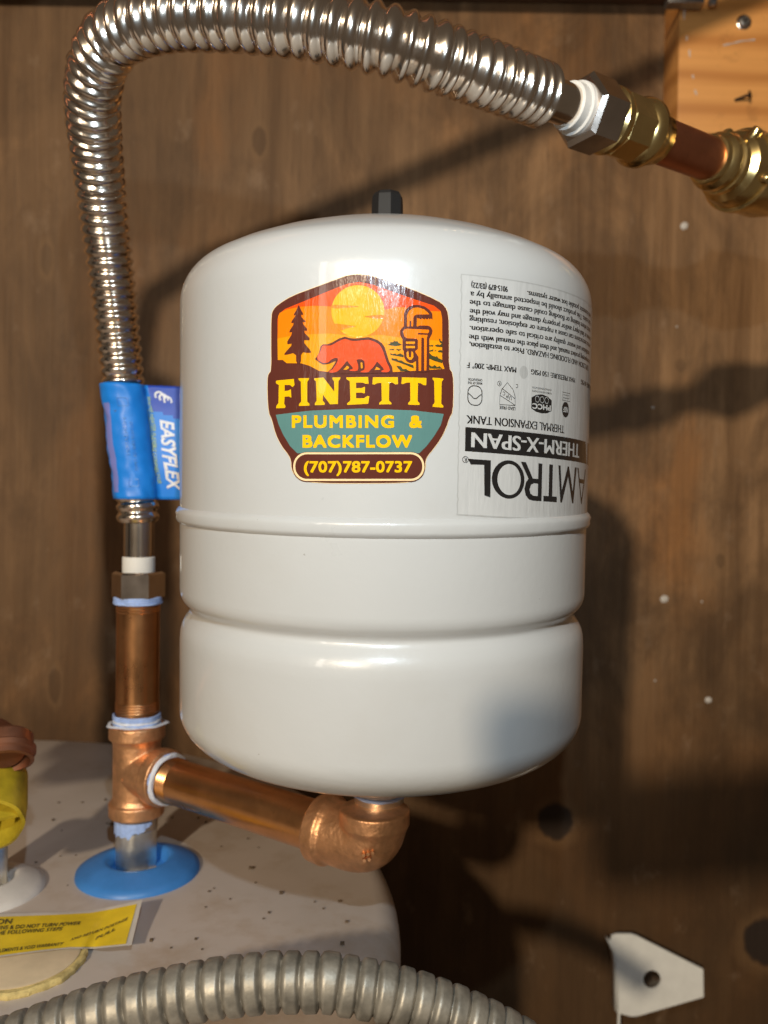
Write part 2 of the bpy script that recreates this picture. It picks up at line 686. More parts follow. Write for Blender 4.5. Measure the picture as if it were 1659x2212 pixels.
n0, n1 = at(1587, 217, YB), at(1619, 204, YB - .008)
m.tube([n0, n0.lerp(n1, .5), n1], .0013, 10)
d = (n1 - n0).normalized()
m.lathe(n1, d, [(0, .0035), (.001, .0036), (.0014, .003)], 14)
m.build('nail', M_NAIL, blk)
for pts in (((1484, 66), (1483, 76)), ((1489, 96), (1490, 112)), ((1496, 150), (1498, 158)), ((1501, 182), (1505, 194)), ((1562, 86), (1582, 82), (1600, 77), (1630, 74)), ((1478, 10), (1478, 30))):
    m = MB()
    q = [at(x, y + 12, YB - .0003) for x, y in pts]
    m.tube([a.lerp(b, t) for a, b in zip(q[:-1], q[1:]) for t in (0, .5)] + [q[-1]], lambda k, arc, a: .0007 + .0003 * math.sin(k * 2.3), 8)
    m.build('paint_drip', M_PAINT, blk)

YT = .74
e0, e1 = at(980, 3, W), at(1659, 22, W)
zb = (e0.z + e1.z) / 2
mb = MB()
mb.box(V((.30, (YT + W) / 2 - .001, zb + .06)), (.85, (W - YT) / 2 - .001, .06), bev=.002)
beam = mb.build('ceiling_beam', M_PINEDARK, origin=V((.3, YT, zb)))
tag(beam, 'dark timber beam running along the very top of the wall', 'beam')
m = MB()
p = at(1478, 6, .782)
m.box(p, (.017, .006, .0032), bev=.001)
m.lathe(p + V((.026, 0, .001)), (0, -1, -.6), [(0, .004), (.003, .004), (.005, .002)], 14)
m.build('metal_clip', M_SCREW, beam)

# ------------------------------------------------------------------ water heater
ZH = CAM.z - .233
HC = V((-.3255, .45, ZH))
mb = MB()
rr = .338
prof = [(-.95, rr)] + [(-.014 + .014 * math.sin(R_(a)), rr - .014 + .014 * math.cos(R_(a))) for a in range(0, 91, 15)] + [(.0008, .2), (.001, .0005)]
root = empty('water_heater', 'pale dusty water heater tank filling the lower left', 'water heater', HC + V((0, 0, -.95)))
mb.lathe(HC, (0, 0, 1), prof, 128, cap=False)
mb.build('body', dusty_enamel(), root, sharp=50)


def ring(name, px, py, ro, mat):
    c = at_z(px, py, ZH)
    k = ro / .0375
    m = MB()
    m.lathe(c, (0, 0, 1), [(0, ro), (.003 * k, ro - .0005), (.0050 * k, ro - .004), (.0080 * k, ro * .70), (.0095 * k, ro * .58), (.0096 * k, ro * .53), (.0085 * k, ro * .49), (.002, ro * .455), (.0012, ro * .3)], 72, cap=False)
    o = m.build(name, mat, root, sharp=60)
    return o, c


blue, c_cold = ring('blue_ring', 299, 1884, .0372, M_BLUERING)
blue['label'] = 'blue conical plastic ring around the cold water nipple'
wring, c_hot = ring('white_ring', -34, 1926, .0335, M_WHITERING)
wring['label'] = 'white conical plastic ring at the left edge'
# access cap with foam rim
c = at_z(44, 2084, ZH)
m = MB()
m.lathe(c, (0, 0, 1), [(0, .0306), (.0015, .0313), (.0030, .0311), (.0038, .0300)], 90, rfun=lambda q, t: 1 + .012 * math.sin(9 * q) + .010 * math.sin(23 * q + 1) + .006 * math.sin(41 * q))
foam = m.build('foam_rim', M_FOAM, root)
m = MB()
m.lathe(c + V((-.0006, .0008, .0034)), (0, 0, 1), [(0, .0284), (.0008, .0286), (.0014, .0274), (.0015, .001)], 72)
m.build('access_cap', M_PLUG, root)

# warning label: strip that curls up at its right end
TOP = [(-260, 1985, .004), (0, 1979, .0042), (120, 1975, .0042), (196, 1971, .0042), (245, 1962, .0060), (297, 1951, .0090)]
BOT = [(-260, 2083, .0048), (0, 2065, .0050), (90, 2053, .0050), (150, 2047, .0046), (205, 2047, .0042), (273, 2040, .0055)]


def hl(u, v, lift=0.0):
    """label surface: u 0..1 left to right, v 0..1 bottom to top"""
    def along(P, u):
        t = u * (len(P) - 1)
        i = min(int(t), len(P) - 2)
        t -= i
        return tuple(a + (b - a) * t for a, b in zip(P[i], P[i + 1]))
    a, b = along(TOP, u), along(BOT, u)
    wv = .0007 * math.sin(v * 5 + u * 9) * u
    x, y, l = (b[i] + (a[i] - b[i]) * v for i in range(3))
    if u > .72:
        l -= .003 * math.exp(-((u - .78) / .06) ** 2) * (1 - v)
    return at_z(x, y, ZH + .0012 + max(l, .0003) + wv * .5 + lift)


def hl_grid(mb, u0, u1, v0, v1, lift, mi, nu=40, nv=8, rag=0):
    vs, fs = [], []
    for i in range(nu + 1):
        for j in range(nv + 1):
            u = u0 + (u1 - u0) * i / nu
            v = v0 + (v1 - v0) * j / nv
            vs.append(hl(u, v, lift))
    for i in range(nu):
        for j in range(nv):
            a = i * (nv + 1) + j
            fs.append((a, a + nv + 1, a + nv + 2, a + 1))
    mb.add(vs, fs, mi)


m = MB()
hl_grid(m, 0, 1.035, -.03, 1.06, -.0002, 0)
lab = m.build('warning_label', M_HPAPER, root, sharp=60)
m = MB()
hl_grid(m, 0, .995, .02, .985, .0002, 0)
yf = m.build('yellow_print', M_HLABEL, lab, sharp=60)


def u_of(px, P=TOP):
    for i in range(len(P) - 1):
        if P[i][0] <= px <= P[i + 1][0]:
            return (i + (px - P[i][0]) / (P[i + 1][0] - P[i][0])) / (len(P) - 1)
    return 1


m = MB()
cr = capref(.02)
for body, xr, va, vb, x_l in (('CAUTION', 28, .80, .93, -75), ('SHUT OFF CONNECTIONS & DO NOT TURN POWER', 186, .66, .76, -150), ('ON UNTIL THE FOLLOWING STEPS', 150, .53, .63, -90),
                              ('MAY DAMAGE HEATING ELEMENTS & VOID WARRANTY', 172, .09, .18, -150)):
    vs, fs = fit(text_flat(body, .02, 1.05, .18), x_l, xr, va, vb, cr)
    wrap_print(m, (vs, fs), 0, lambda x, y, l: hl(u_of(x), y, l), .0006, 12)
for body, x_l, xr, va, vb, sl in (('AND RETURN POSTAGE', 186, 285, .20, .27, .42), ('PULL', 238, 268, .20, .28, .2)):
    vs, fs = fit(text_flat(body, .02, 1.05, .1), x_l, xr, va, vb, cr)
    wrap_print(m, (vs, fs), 0, lambda x, y, l: hl(u_of(x), y + sl * (x - x_l) / (xr - x_l), l), .0007, 12)
m.build('lettering', M_HINK, lab, smooth=False)

# crumbs and grit on the heater
m = MB()
for i in range(60):
    px, py = random.uniform(60, 840), random.uniform(1700, 2060)
    p = at_z(px, py, ZH)
    if (V((p.x, p.y, 0)) - V((HC.x, HC.y, 0))).length > .31:
        continue
    if 165 < px < 435 and 1800 < py < 1960 or (py > 1940 and px < 310):
        continue
    s = random.choice([.0004, .0005, .0006, .0009])
    m.box(p + V((0, 0, s * .6 + .0008)), (s * random.uniform(.8, 1.8), s, s * .6))
crumbs = m.build('grit', simple('brown_grit', (.11, .075, .045), .9, 0, .3, 900), root, smooth=False)
crumbs['kind'] = 'stuff'

# ================================================================== EXPANSION TANK
TZ = CAM + V((-.0004, .4256, 0))
tank = empty('expansion_tank', 'white steel expansion tank with round logo sticker on front', 'expansion tank', TZ)
tank.rotation_euler = (R_(2.0), 0, 0)
R = .1016
prof = [(-.1335, .0005), (-.1330, .03), (-.1312, .050), (-.1288, .064), (-.1268, .0735)]
kn = .024
for a in range(72, -1, -6):
    prof.append((-.1038 - .0214 * math.sin(R_(a)), R - .031 + .031 * math.cos(R_(a))))
prof += [(-.085, R), (-.070, R)]
prof += [(-.0655, R - .0003), (-.0625, R - .0010), (-.0598, R - .0023), (-.0575, R - .0040), (-.0558, R - .0050), (-.0546, R - .0052), (-.0534, R - .0048), (-.0520, R - .0034), (-.0504, R - .0018), (-.0484, R - .0007), (-.0460, R - .0001), (-.044, R), (.092, R)]
for a in range(6, 61, 6):
    prof.append((.092 + kn * math.sin(R_(a)), R - kn + kn * math.cos(R_(a))))
prof += [(.1170, .0815), (.1218, .070), (.1268, .055), (.1315, .036), (.1338, .018), (.1342, .0005)]
m = MB()
m.lathe((0, 0, 0), (0, 0, 1), prof, 192, cap=False)
shell = m.build('shell', M_EN, tank, local=True, sharp=80)
m = MB()
m.lathe((0, 0, 0), (0, 0, 1), [(-.0132, R - .0006), (-.0124, R + .0003), (-.0115, R + .0013), (-.0102, R + .0019), (-.0088, R + .0017), (-.0074, R + .0020), (-.0060, R + .0014), (-.0050, R + .0004), (-.0042, R - .0006)], 240, cap=False,
        rfun=lambda q, t: 1 + .0009 * noise.noise(V((math.cos(q) * 14, math.sin(q) * 14, t * 400))))
m.build('seam_band', M_EN, tank, local=True, sharp=80)
m = MB()
m.lathe((0, 0, .131), (0, 0, 1), [(0, .0083), (.0170, .0080), (.0205, .0077), (.0222, .0066), (.0229, .0045), (.0231, .001)], 8, phase=.2)
m.build('valve_cap', M_BLACK, tank, local=True, sharp=25)
m = MB()
m.lathe((0, 0, -.165), (0, 0, 1), [(0, .0128), (.018, .0132), (.0305, .0150)], 48)
m.build('threaded_stub', M_GALV, tank, local=True)
m = MB()
for k in range(6):
    z = -.1555 + k * .0023
    m.lathe((0, 0, z), (0, 0, 1), [(0, .0132), (.0005, .0139), (.0016, .0138), (.0021, .0132)], 48, cap=False, rfun=lambda q, t: 1 + .03 * math.sin(7 * q + k * 2) * math.sin(3 * q + k), mi=k % 3 == 1)
m.build('thread_tape', [M_TAPE, M_TAPEW], tank, local=True)


def on_tank(s, z, lift):
    a = s / (R * 1000)
    r = R + lift
    return V((r * math.sin(a), -r * math.cos(a), z / 1000))


# --- round logo sticker: drawn in artwork units, mapped to arc length and height (mm)
CS = (-52.2797, 58.8797, .3876, -12.2439, .1377, .0011, 3.9596, .1127, .0042, 0)
CZ = (94.5978, -5.4583, -47.6734, 3.1496, 3.6154, -.3165, -.1214, -1.712, -.0323, -.0029)


def sticker_map(x, y, layer):
    u, v = x / 1000, y / 1000
    b = (1, u, v, u * u, u * v, v * v, u ** 3, u * u * v, u * v * v, v ** 3)
    return on_tank(sum(c * q for c, q in zip(CS, b)), sum(c * q for c, q in zip(CZ, b)), .00016 + layer * .00005)


sm = MB()
keys = list(STK)


def st(color, layer, vf):
    wrap_print(sm, vf, keys.index(color), sticker_map, layer, 60)


outer = [(810, 58), (930, 72), (1230, 175), (1450, 270), (1520, 320), (1550, 390), (1554, 600), (1552, 830), (1585, 880), (1590, 1020), (1585, 1195), (1555, 1250), (1530, 1330), (1480, 1430), (1420, 1510), (1375, 1565), (1358, 1605), (1360, 1660), (1335, 1722), (1275, 1768), (1180, 1784), (1000, 1788), (600, 1788), (430, 1781), (335, 1762), (280, 1722), (252, 1668), (250, 1600), (230, 1555), (170, 1480), (120, 1380), (90, 1260), (62, 1205), (52, 1050), (52, 925), (60, 885), (85, 855), (83, 600), (85, 400), (100, 350), (140, 310), (250, 240), (450, 165), (650, 90), (720, 66)]
st('cream', 0, poly_flat(smooth_poly(grow(outer, 5), 1)))
st('brown', 1, poly_flat(smooth_poly(outer, 1)))
win = [(810, 122), (920, 143), (1180, 235), (1430, 318), (1485, 362), (1497, 420), (1497, 780), (1515, 842), (1100, 868), (560, 868), (480, 858), (400, 815), (330, 795), (215, 795), (180, 768), (140, 768), (137, 600), (137, 430), (150, 385), (200, 345), (420, 255), (620, 172), (720, 135)]
st('red', 2, poly_flat(win))
st('orange', 3, poly_flat([(142, 405), (155, 378), (210, 350), (320, 328), (450, 318), (600, 326), (840, 322), (1020, 352), (1120, 328), (1220, 335), (1400, 362), (1486, 366), (1497, 430), (1497, 780), (1515, 842), (1100, 868), (560, 868), (480, 858), (400, 815), (330, 795), (215, 795), (180, 768), (140, 768), (137, 600)]))
st('amber', 4, poly_flat([(137, 590), (300, 560), (560, 548), (800, 572), (1000, 560), (1200, 590), (1497, 610), (1497, 780), (1515, 842), (1100, 868), (560, 868), (480, 858), (400, 815), (330, 795), (215, 795), (180, 768), (140, 768)]))
st('sun', 5, poly_flat(circle(801, 364, 219, 216, 64)))
for band in ([(580, 308), (700, 316), (840, 325), (700, 336), (582, 345)], [(835, 408), (930, 397), (1022, 393), (1018, 428), (920, 421)], [(600, 462), (700, 477), (805, 490), (720, 500), (650, 530), (625, 500)]):
    st('orange', 6, poly_flat(smooth_poly(band, 1)))
# tree
st('brown', 6, poly_flat(smooth_poly([(313, 306), (328, 345), (357, 397), (328, 393), (345, 425), (380, 453), (336, 455), (396, 526), (345, 526), (423, 606), (338, 604), (424, 703), (400, 712), (333, 702), (333, 800), (292, 800), (292, 706), (198, 729), (193, 715), (272, 630), (203, 641), (270, 535), (226, 542), (282, 460), (243, 463), (295, 392), (266, 402), (300, 345)], 1)))


def z1(p):
    return [(207.4 + x * .4375, 165.9 + y * .4375) for x, y in p]


def z2(p):
    return [(891.8 + x * .4375, 269.6 + y * .4375) for x, y in p]


bear = z1([(590, 1345), (600, 1300), (650, 1230), (680, 1120), (720, 1100), (830, 1110), (900, 1080), (1000, 1020), (1080, 985), (1140, 980), (1220, 1015), (1320, 1020), (1450, 1003), (1560, 995)]) + z2([(40, 770), (120, 800), (200, 850), (260, 950), (300, 1080), (340, 1200), (390, 1290), (395, 1350), (340, 1375), (230, 1365), (240, 1345), (300, 1320), (170, 1180), (150, 1170), (90, 1270)]) + z1([(1585, 1570), (1550, 1610), (1400, 1610), (1420, 1585), (1480, 1570), (1490, 1500), (1475, 1365), (1320, 1360), (1355, 1450), (1365, 1530), (1340, 1590), (1190, 1580), (1210, 1560), (1260, 1550), (1265, 1520), (1180, 1430), (1155, 1380), (1080, 1480), (980, 1590), (900, 1615), (810, 1615), (830, 1580), (880, 1560), (960, 1440), (990, 1340), (920, 1335), (850, 1370), (800, 1425), (700, 1435), (650, 1400), (610, 1385)])
body = z1([(545, 1360), (580, 1320), (625, 1240), (650, 1120), (700, 1080), (780, 1080), (870, 1045), (1000, 970), (1110, 935), (1220, 965), (1320, 970), (1450, 955), (1560, 945)]) + z2([(60, 725), (160, 760), (240, 815), (300, 900), (340, 1030), (380, 1160), (440, 1270), (450, 1385)]) + z1([(800, 1640), (790, 1600), (860, 1540), (930, 1420), (940, 1395), (860, 1430), (800, 1455), (700, 1465), (650, 1440), (600, 1400)])
st('brown', 6, poly_flat(body))
st('bear', 7, poly_flat(smooth_poly(bear, 1)))
for hole in (z1([(1085, 1560), (1150, 1487), (1190, 1510), (1185, 1535), (1140, 1562)]), z1([(1408, 1425), (1440, 1425), (1445, 1535), (1415, 1535)]), z2([(108, 1325), (145, 1270), (215, 1310), (205, 1325)])):
    st('amber', 8, poly_flat(hole))
# vineyard and wrench
for row in ([(350, 850), (400, 835), (405, 800), (460, 805), (475, 762), (495, 790), (540, 782), (560, 815), (628, 855), (490, 878)], [(385, 937), (480, 928), (470, 955), (390, 950)], [(505, 928), (618, 942), (560, 970)], [(405, 1005), (440, 1030), (500, 1015), (520, 1038), (600, 1015), (655, 1050), (655, 1090), (520, 1062), (410, 1045)], [(425, 1098), (470, 1115), (520, 1110), (560, 1150), (610, 1145), (680, 1190), (840, 1238), (850, 1302), (700, 1235), (500, 1162), (430, 1142)], [(520, 1250), (600, 1255), (640, 1310), (700, 1310), (770, 1352), (600, 1352), (545, 1290)],
            [(1140, 862), (1217, 853), (1212, 887), (1140, 880)], [(1240, 870), (1290, 845), (1340, 855), (1384, 820), (1384, 895), (1280, 890)], [(1140, 962), (1215, 938), (1212, 975), (1140, 982)], [(1228, 968), (1268, 952), (1266, 975)], [(1300, 970), (1340, 950), (1384, 962), (1384, 1000), (1310, 992)], [(1135, 1000), (1190, 1055), (1260, 1080), (1280, 1065), (1320, 1110), (1384, 1140), (1384, 1202), (1250, 1162), (1135, 1112)], [(1135, 1228), (1190, 1265), (1240, 1235), (1290, 1275), (1330, 1255), (1390, 1305), (1150, 1302)], [(1320, 735), (1348, 740), (1350, 775), (1384, 790), (1384, 832), (1335, 805)]):
    st('green', 6, poly_flat(z2(row)))
st('brown', 7, poly_flat(z2([(660, 500), (662, 260), (690, 190), (760, 125), (830, 102), (900, 95), (970, 102), (1050, 125), (1140, 190), (1195, 262), (1198, 375), (1170, 345), (1150, 372), (1125, 345), (1100, 372), (1070, 345), (1045, 372), (1010, 345), (980, 368), (950, 350), (905, 342), (900, 500), (925, 505), (945, 488), (1120, 490), (1175, 525), (1198, 580), (1192, 640), (1140, 735), (1140, 1365), (888, 1365), (888, 1158), (830, 1195), (770, 1198), (705, 1160), (665, 1085), (655, 960), (635, 940), (635, 755), (590, 665), (588, 590), (615, 540)])))
for cutout in ([(720, 505), (718, 300), (760, 210), (840, 155), (930, 145), (1040, 180), (1110, 240), (1138, 278), (900, 280), (855, 305), (840, 340), (835, 505), (802, 505), (800, 400), (768, 400), (765, 505)],
               [(645, 605), (665, 565), (720, 548), (1125, 568), (1135, 590), (1128, 618), (1110, 637), (930, 625), (925, 660), (1110, 667), (1092, 720), (1085, 1338), (1045, 1338), (1042, 735), (1015, 712), (990, 735), (985, 1348), (940, 1348), (935, 1080), (875, 990), (880, 968), (925, 935), (925, 765), (900, 737), (720, 730), (670, 695)],
               [(700, 793), (870, 793), (870, 835), (700, 835)], [(700, 875), (870, 875), (870, 917), (700, 917)],
               [(712, 1000), (745, 968), (758, 1090), (795, 1090), (805, 970), (835, 1000), (842, 1080), (805, 1135), (760, 1137), (715, 1085)]):
    st('orange' if cutout[0][1] < 700 else 'amber', 8, poly_flat(z2(cutout)))
# slab serif name
for L in ([(122, 948), (130, 938), (272, 925), (278, 975), (262, 992), (240, 975), (196, 975), (196, 1025), (225, 1022), (248, 1010), (252, 1080), (230, 1070), (196, 1072), (192, 1130), (203, 1150), (200, 1165), (125, 1168), (128, 1148), (145, 1125), (148, 975), (125, 962)],
          [(310, 920), (398, 918), (396, 930), (383, 948), (383, 1113), (402, 1132), (400, 1146), (315, 1149), (315, 1132), (333, 1113), (330, 948), (312, 932)],
          [(440, 920), (515, 913), (606, 1030), (604, 945), (590, 927), (590, 913), (655, 911), (655, 922), (640, 942), (635, 1132), (570, 1135), (512, 1055), (510, 1105), (528, 1127), (525, 1140), (445, 1142), (445, 1128), (460, 1105), (455, 945), (440, 932)],
          [(705, 912), (885, 908), (889, 965), (862, 965), (840, 955), (785, 955), (785, 1002), (830, 1000), (858, 990), (858, 1045), (830, 1038), (785, 1038), (785, 1085), (850, 1085), (880, 1066), (895, 1070), (885, 1131), (712, 1140), (712, 1126), (738, 1105), (733, 945), (706, 925)],
          [(925, 911), (1131, 910), (1133, 968), (1110, 970), (1085, 955), (1060, 957), (1058, 1105), (1078, 1122), (1078, 1135), (975, 1136), (978, 1122), (998, 1105), (995, 957), (960, 960), (935, 972), (920, 968)],
          [(1165, 911), (1368, 917), (1366, 976), (1345, 977), (1320, 961), (1298, 958), (1295, 1110), (1312, 1127), (1310, 1141), (1215, 1138), (1218, 1122), (1235, 1105), (1233, 955), (1200, 957), (1175, 968), (1160, 965)],
          [(1418, 914), (1508, 921), (1506, 932), (1493, 948), (1490, 1130), (1508, 1150), (1505, 1163), (1418, 1156), (1420, 1140), (1435, 1122), (1431, 942), (1418, 928)]):
    st('yellow', 3, poly_flat(L))
st('teal', 3, poly_flat([(122, 1222), (400, 1188), (820, 1170), (1250, 1185), (1510, 1215), (1485, 1310), (1430, 1400), (1370, 1480), (1310, 1540), (1230, 1546), (1100, 1538), (800, 1528), (500, 1532), (330, 1542), (300, 1540), (240, 1480), (180, 1380), (145, 1300)]))
st('brown', 4, poly_flat(rounded(262, 1530, 1356, 1778, 118)))
st('cream', 5, poly_flat(rounded(268, 1533, 1350, 1770, 112), list(reversed(rounded(285, 1549, 1333, 1753, 97)))))
cb = capref(.055)


def flip(vf):
    return [(x, -y) for x, y in vf[0]], vf[1]


def sticker_text(body, x0, x1, y0, y1, bold, layer, sp=1.0, ref=True):
    d = bold * 100
    k = 0
    for dx in (-d, 0, d):
        for dy in ((-d, d) if dx else (-d, d, 0)):
            vf = flip(fit(text_flat(body, 0, sp), x0 + d, x1 - d, -y1 + d, -y0 - d, capref()))
            st('yellow', layer + k * .07, ([(x + dx, y + dy) for x, y in vf[0]], vf[1]))
            k += 1


sticker_text('PLUMBING', 256, 1100, 1226, 1331, .060, 4, 1.20)
sticker_text('&', 1226, 1334, 1226, 1331, .060, 4, 1.0)
sticker_text('BACKFLOW', 344, 1250, 1389, 1495, .060, 4, 1.16)
sticker_text('(707)787-0737', 356, 1250, 1606, 1700, .036, 6, 1.02)
sm.build('logo_sticker', [STK[k] for k in keys], tank, local=True, fixn=False, smooth=False)

# --- white product label, upside down on the tank
lm = MB()
LM = [M_PAPER, M_INK, M_INKW, M_INKG]


def label_map(a, b, layer):
    """a: mm to the reader's left of the right edge (s grows with a); b: tank height in mm"""
    sk = -3.6 * max(0, (a - 30)) / 75 * (91 - b) / 75
    return on_tank(a, b + sk, .00012 + layer * .00004)


def lab_shape(mi, layer, vf):
    wrap_print(lm, vf, mi, label_map, layer, 3.0)


edge = [(29.6 + .14 * math.sin(i * 2.1) + random.uniform(-.16, .16), -3.2 + i * 94.4 / 60) for i in range(61)]
lab_shape(3, 0, poly_flat(edge + [(146, 91.6), (146, -3.2)]))
lab_shape(0, 1, poly_flat([(x + .5, min(max(y, -2.7), 90.8)) for x, y in edge] + [(145, 90.8), (145, -2.7)]))


def lab_text(body, s0, s1, ztop, zbase, bold=.0, mi=1, layer=2, sp=1.0, wide=0):
    """s0 = reader's right end, s1 = reader's left end; the letters' tops are at the lower z"""
    vf = fit(text_flat(body, bold, sp), -s1, -s0, -zbase, -ztop, capref(bold))
    for k, dx in enumerate((-wide, wide) if wide else (0,)):
        lab_shape(mi, layer + k * .12, ([(-x + dx, -y) for x, y in vf[0]], vf[1]))


def lab_flip(pts):
    return pts


# brand line with hand-drawn letter forms
for L in ([(44.3, 19.4), (44.4, 4.6), (41.6, 5.3), (41.2, 17.4), (35.2, 17.2), (33.9, 19.4)],            # L
          ):
    lab_shape(1, 2, poly_flat(L))
lab_shape(1, 2, poly_flat(circle(53.3, 12.3, 8.4, 7.7, 48), list(reversed(circle(53.6, 12.3, 6.0, 6.2, 48)))))
lab_shape(1, 2, poly_flat([(72.4, 4.4), (72.4, 19.8), (69.9, 19.8), (69.9, 13.4), (66.6, 13.4), (62.3, 19.8), (59.4, 19.8), (64.0, 13.2), (62.6, 11.6), (61.8, 9.0), (62.6, 6.4), (64.6, 4.8), (67, 4.4)], list(reversed([(69.9, 6.4), (67.2, 6.4), (65.4, 7.2), (64.8, 9.0), (65.5, 10.8), (67.2, 11.5), (69.9, 11.5)]))))
lab_shape(1, 2, poly_flat([(83.6, 4.4), (83.6, 6.7), (79.9, 6.7), (79.9, 19.8), (77.2, 19.8), (77.2, 6.7), (73.6, 6.7), (73.6, 4.4)]))
lab_shape(1, 2, poly_flat([(84.2, 19.8), (86.0, 19.8), (87.6, 9.5), (92.6, 19.8), (94.0, 19.8), (98.6, 9.5), (100.6, 19.8), (102.9, 19.8), (99.8, 4.4), (98.2, 4.4), (93.2, 15.5), (88.0, 4.4), (86.6, 4.4)]))
lab_shape(1, 2, poly_flat([(103.6, 19.8), (105.6, 19.8), (107.6, 15.2), (115.6, 15.2), (117.6, 19.8), (119.9, 19.8), (112.3, 4.4), (111.1, 4.4)], list(reversed([(108.4, 13.4), (111.6, 6.8), (114.8, 13.4)]))))
lab_shape(1, 2, stroke(circle(32.9, 19.0, 1.25, 1.25, 20), .26, True))
lab_text('R', 32.3, 33.5, 18.2, 19.8, .02)
lab_shape(1, 2, poly_flat([(32.6, 22.3), (32.6, 31.8), (117.5, 31.8), (121.5, 22.3)]))
lab_shape(1, 2, poly_flat([(124, 22.3), (123, 31.8), (140, 31.8), (140, 22.3)]))
lab_text('THERM-X-SPAN', 35.5, 105.5, 24.1, 29.9, .0, 2, 3, wide=.32)
lab_text('THERMAL EXPANSION TANK', 33.0, 88.3, 33.3, 36.5, .0, wide=.13)
# certification marks
lab_shape(1, 2, stroke(rounded(33.4, 40.6, 39.6, 48.2, 2.6, 6), .38, True))
lab_shape(1, 2, stroke([(33.4 + i * .31, 45.0 - 1.5 * math.sin(math.pi * i / 20) ** 2 * 1.2) for i in range(21)], .36))
lab_text('MARK OF THE', 33.3, 39.6, 48.8, 49.8, .03)
lab_text('ORIGINATOR', 33.3, 39.6, 50.1, 51.1, .03)
arch = [(47.8, 41.8), (55.8, 41.9), (55.6, 45.5), (54.6, 48.0), (51.5, 50.7), (48.9, 48.0), (48.0, 45.5)]
lab_shape(1, 2, stroke(arch, .26, True))
lab_shape(1, 2, stroke([(55.8, 42.0), (48.0, 45.4)], .26))
lab_shape(1, 2, stroke([(55.7, 44.6), (48.9, 48.2)], .26))
for ch, a0, b0 in (('U', 52.6, 43.9), ('P', 51.0, 44.6), ('C', 49.3, 45.5)):
    lab_text(ch, a0, a0 + 1.2, b0, b0 + 1.5, .01)
lab_text('LEAD FREE', 47.9, 55.9, 40.0, 41.3, .03)
lab_text('C', 55.9, 57.0, 49.0, 50.5, .01)
lab_text('R', 47.2, 48.0, 49.4, 50.6, .01)
lab_shape(1, 2, stroke(circle(47.6, 50.0, .95, .95, 16), .18, True))
lab_shape(1, 2, poly_flat([(64.7, 41.6), (67.5, 40.5), (71.2, 40.1), (75, 40.5), (77.8, 41.6), (77.8, 45.9), (75, 47.2), (71.2, 47.8), (67.5, 47.3), (64.7, 46.0)]))
lab_text('PHCC', 65.3, 77.2, 41.6, 43.8, .035, 2, 3)
for a in (68.2, 71.2, 74.2):
    lab_shape(2, 3, stroke(circle(a, 45.6, 1.25, 1.25, 18), .2, True))
lab_text('PLUMBING-HEATING-COOLING', 65.0, 77.5, 48.3, 49.0, .01)
lab_text('CONTRACTORS ASSOCIATION', 65.0, 77.5, 49.7, 50.4, .01)
lab_shape(1, 2, poly_flat(circle(89.2, 43.2, 3.2, 3.2, 30)))
lab_text('NSF', 87.0, 91.5, 42.1, 44.3, .03, 2, 3)
lab_shape(1, 2, stroke([(86.0, 46.9), (93.0, 46.9), (93.0, 50.2), (86.0, 50.2)], .2, True))
lab_text('certified', 86.8, 92.2, 47.6, 48.2, 0)
lab_text('component', 86.8, 92.2, 48.8, 49.4, 0)
lab_text('MAX TEMP: 200\u00b0 F', 32.8, 55.8, 55.0, 57.1, .0, wide=.13)
lab_text('MAX PRESSURE: 150 PSIG', 64.2, 97.9, 55.2, 57.2, .0, wide=.13)
lab_text('AIR PRECHARGE: 40 PSIG', 105.8, 138.0, 55.6, 57.6, .0, wide=.13)
lab_shape(3, 2, poly_flat(circle(60.0, 55.6, 2.3, 2.6, 20)))
for body, s0, s1, zb_, bold in (('EXPLOSION AND FLOODING HAZARD. Prior to installation,', 33.7, 119, 65.0, .006), ('accompanying product manual, and then place the manual with the', 33.5, 123, 68.0, 0), ('installation and water quality are critical to safe operation.', 33.7, 121, 71.4, 0),
                                ('service instructions can cause a rupture or explosion; resulting', 33.5, 124, 74.9, 0), ('serious or fatal injury and/or property damage and may void the', 33.6, 124, 78.0, 0), ('exists where leaking or flooding could cause damage to the', 33.5, 122, 81.4, 0),
                                ('that exists. This product should be inspected annually by a', 33.7, 122, 84.7, 0), ('with domestic potable hot water systems.', 61.0, 122, 87.9, .006), ('9015-879 (03/22)', 34.0, 50.6, 88.3, 0)):
    lab_text(body, s0, s1, zb_ - 2.15, zb_, 0, wide=.14)
lab = lm.build('product_label', LM, tank, local=True, fixn=False, smooth=False)
lab['label'] = 'upside down white printed label'

# ================================================================== COLD SIDE PIPEWORK
RX = at(298, 1400, .515)                         # riser axis
rx, ry = RX.x, RX.y


def rz(py):
    return at(298, py, .515).z


def riser(px_dx=0):
    return V((rx, ry, 0))


def tape_rings(mb, o, d, r, k, span, seed):
    rnd = random.Random(seed)
    for i in range(k):
        t = span * i / k
        ph = rnd.uniform(0, 6)
        mb.lathe(V(o) + V(d).normalized() * t, d, [(0, r), (.0005, r * 1.05), (span / k, r * 1.045), (span / k * 1.25, r)], 40, cap=False, mi=i % 3 == 2,
                 rfun=lambda q, tt: 1 + .028 * math.sin(3 * q + ph) + .02 * math.sin(8 * q + ph * 2))


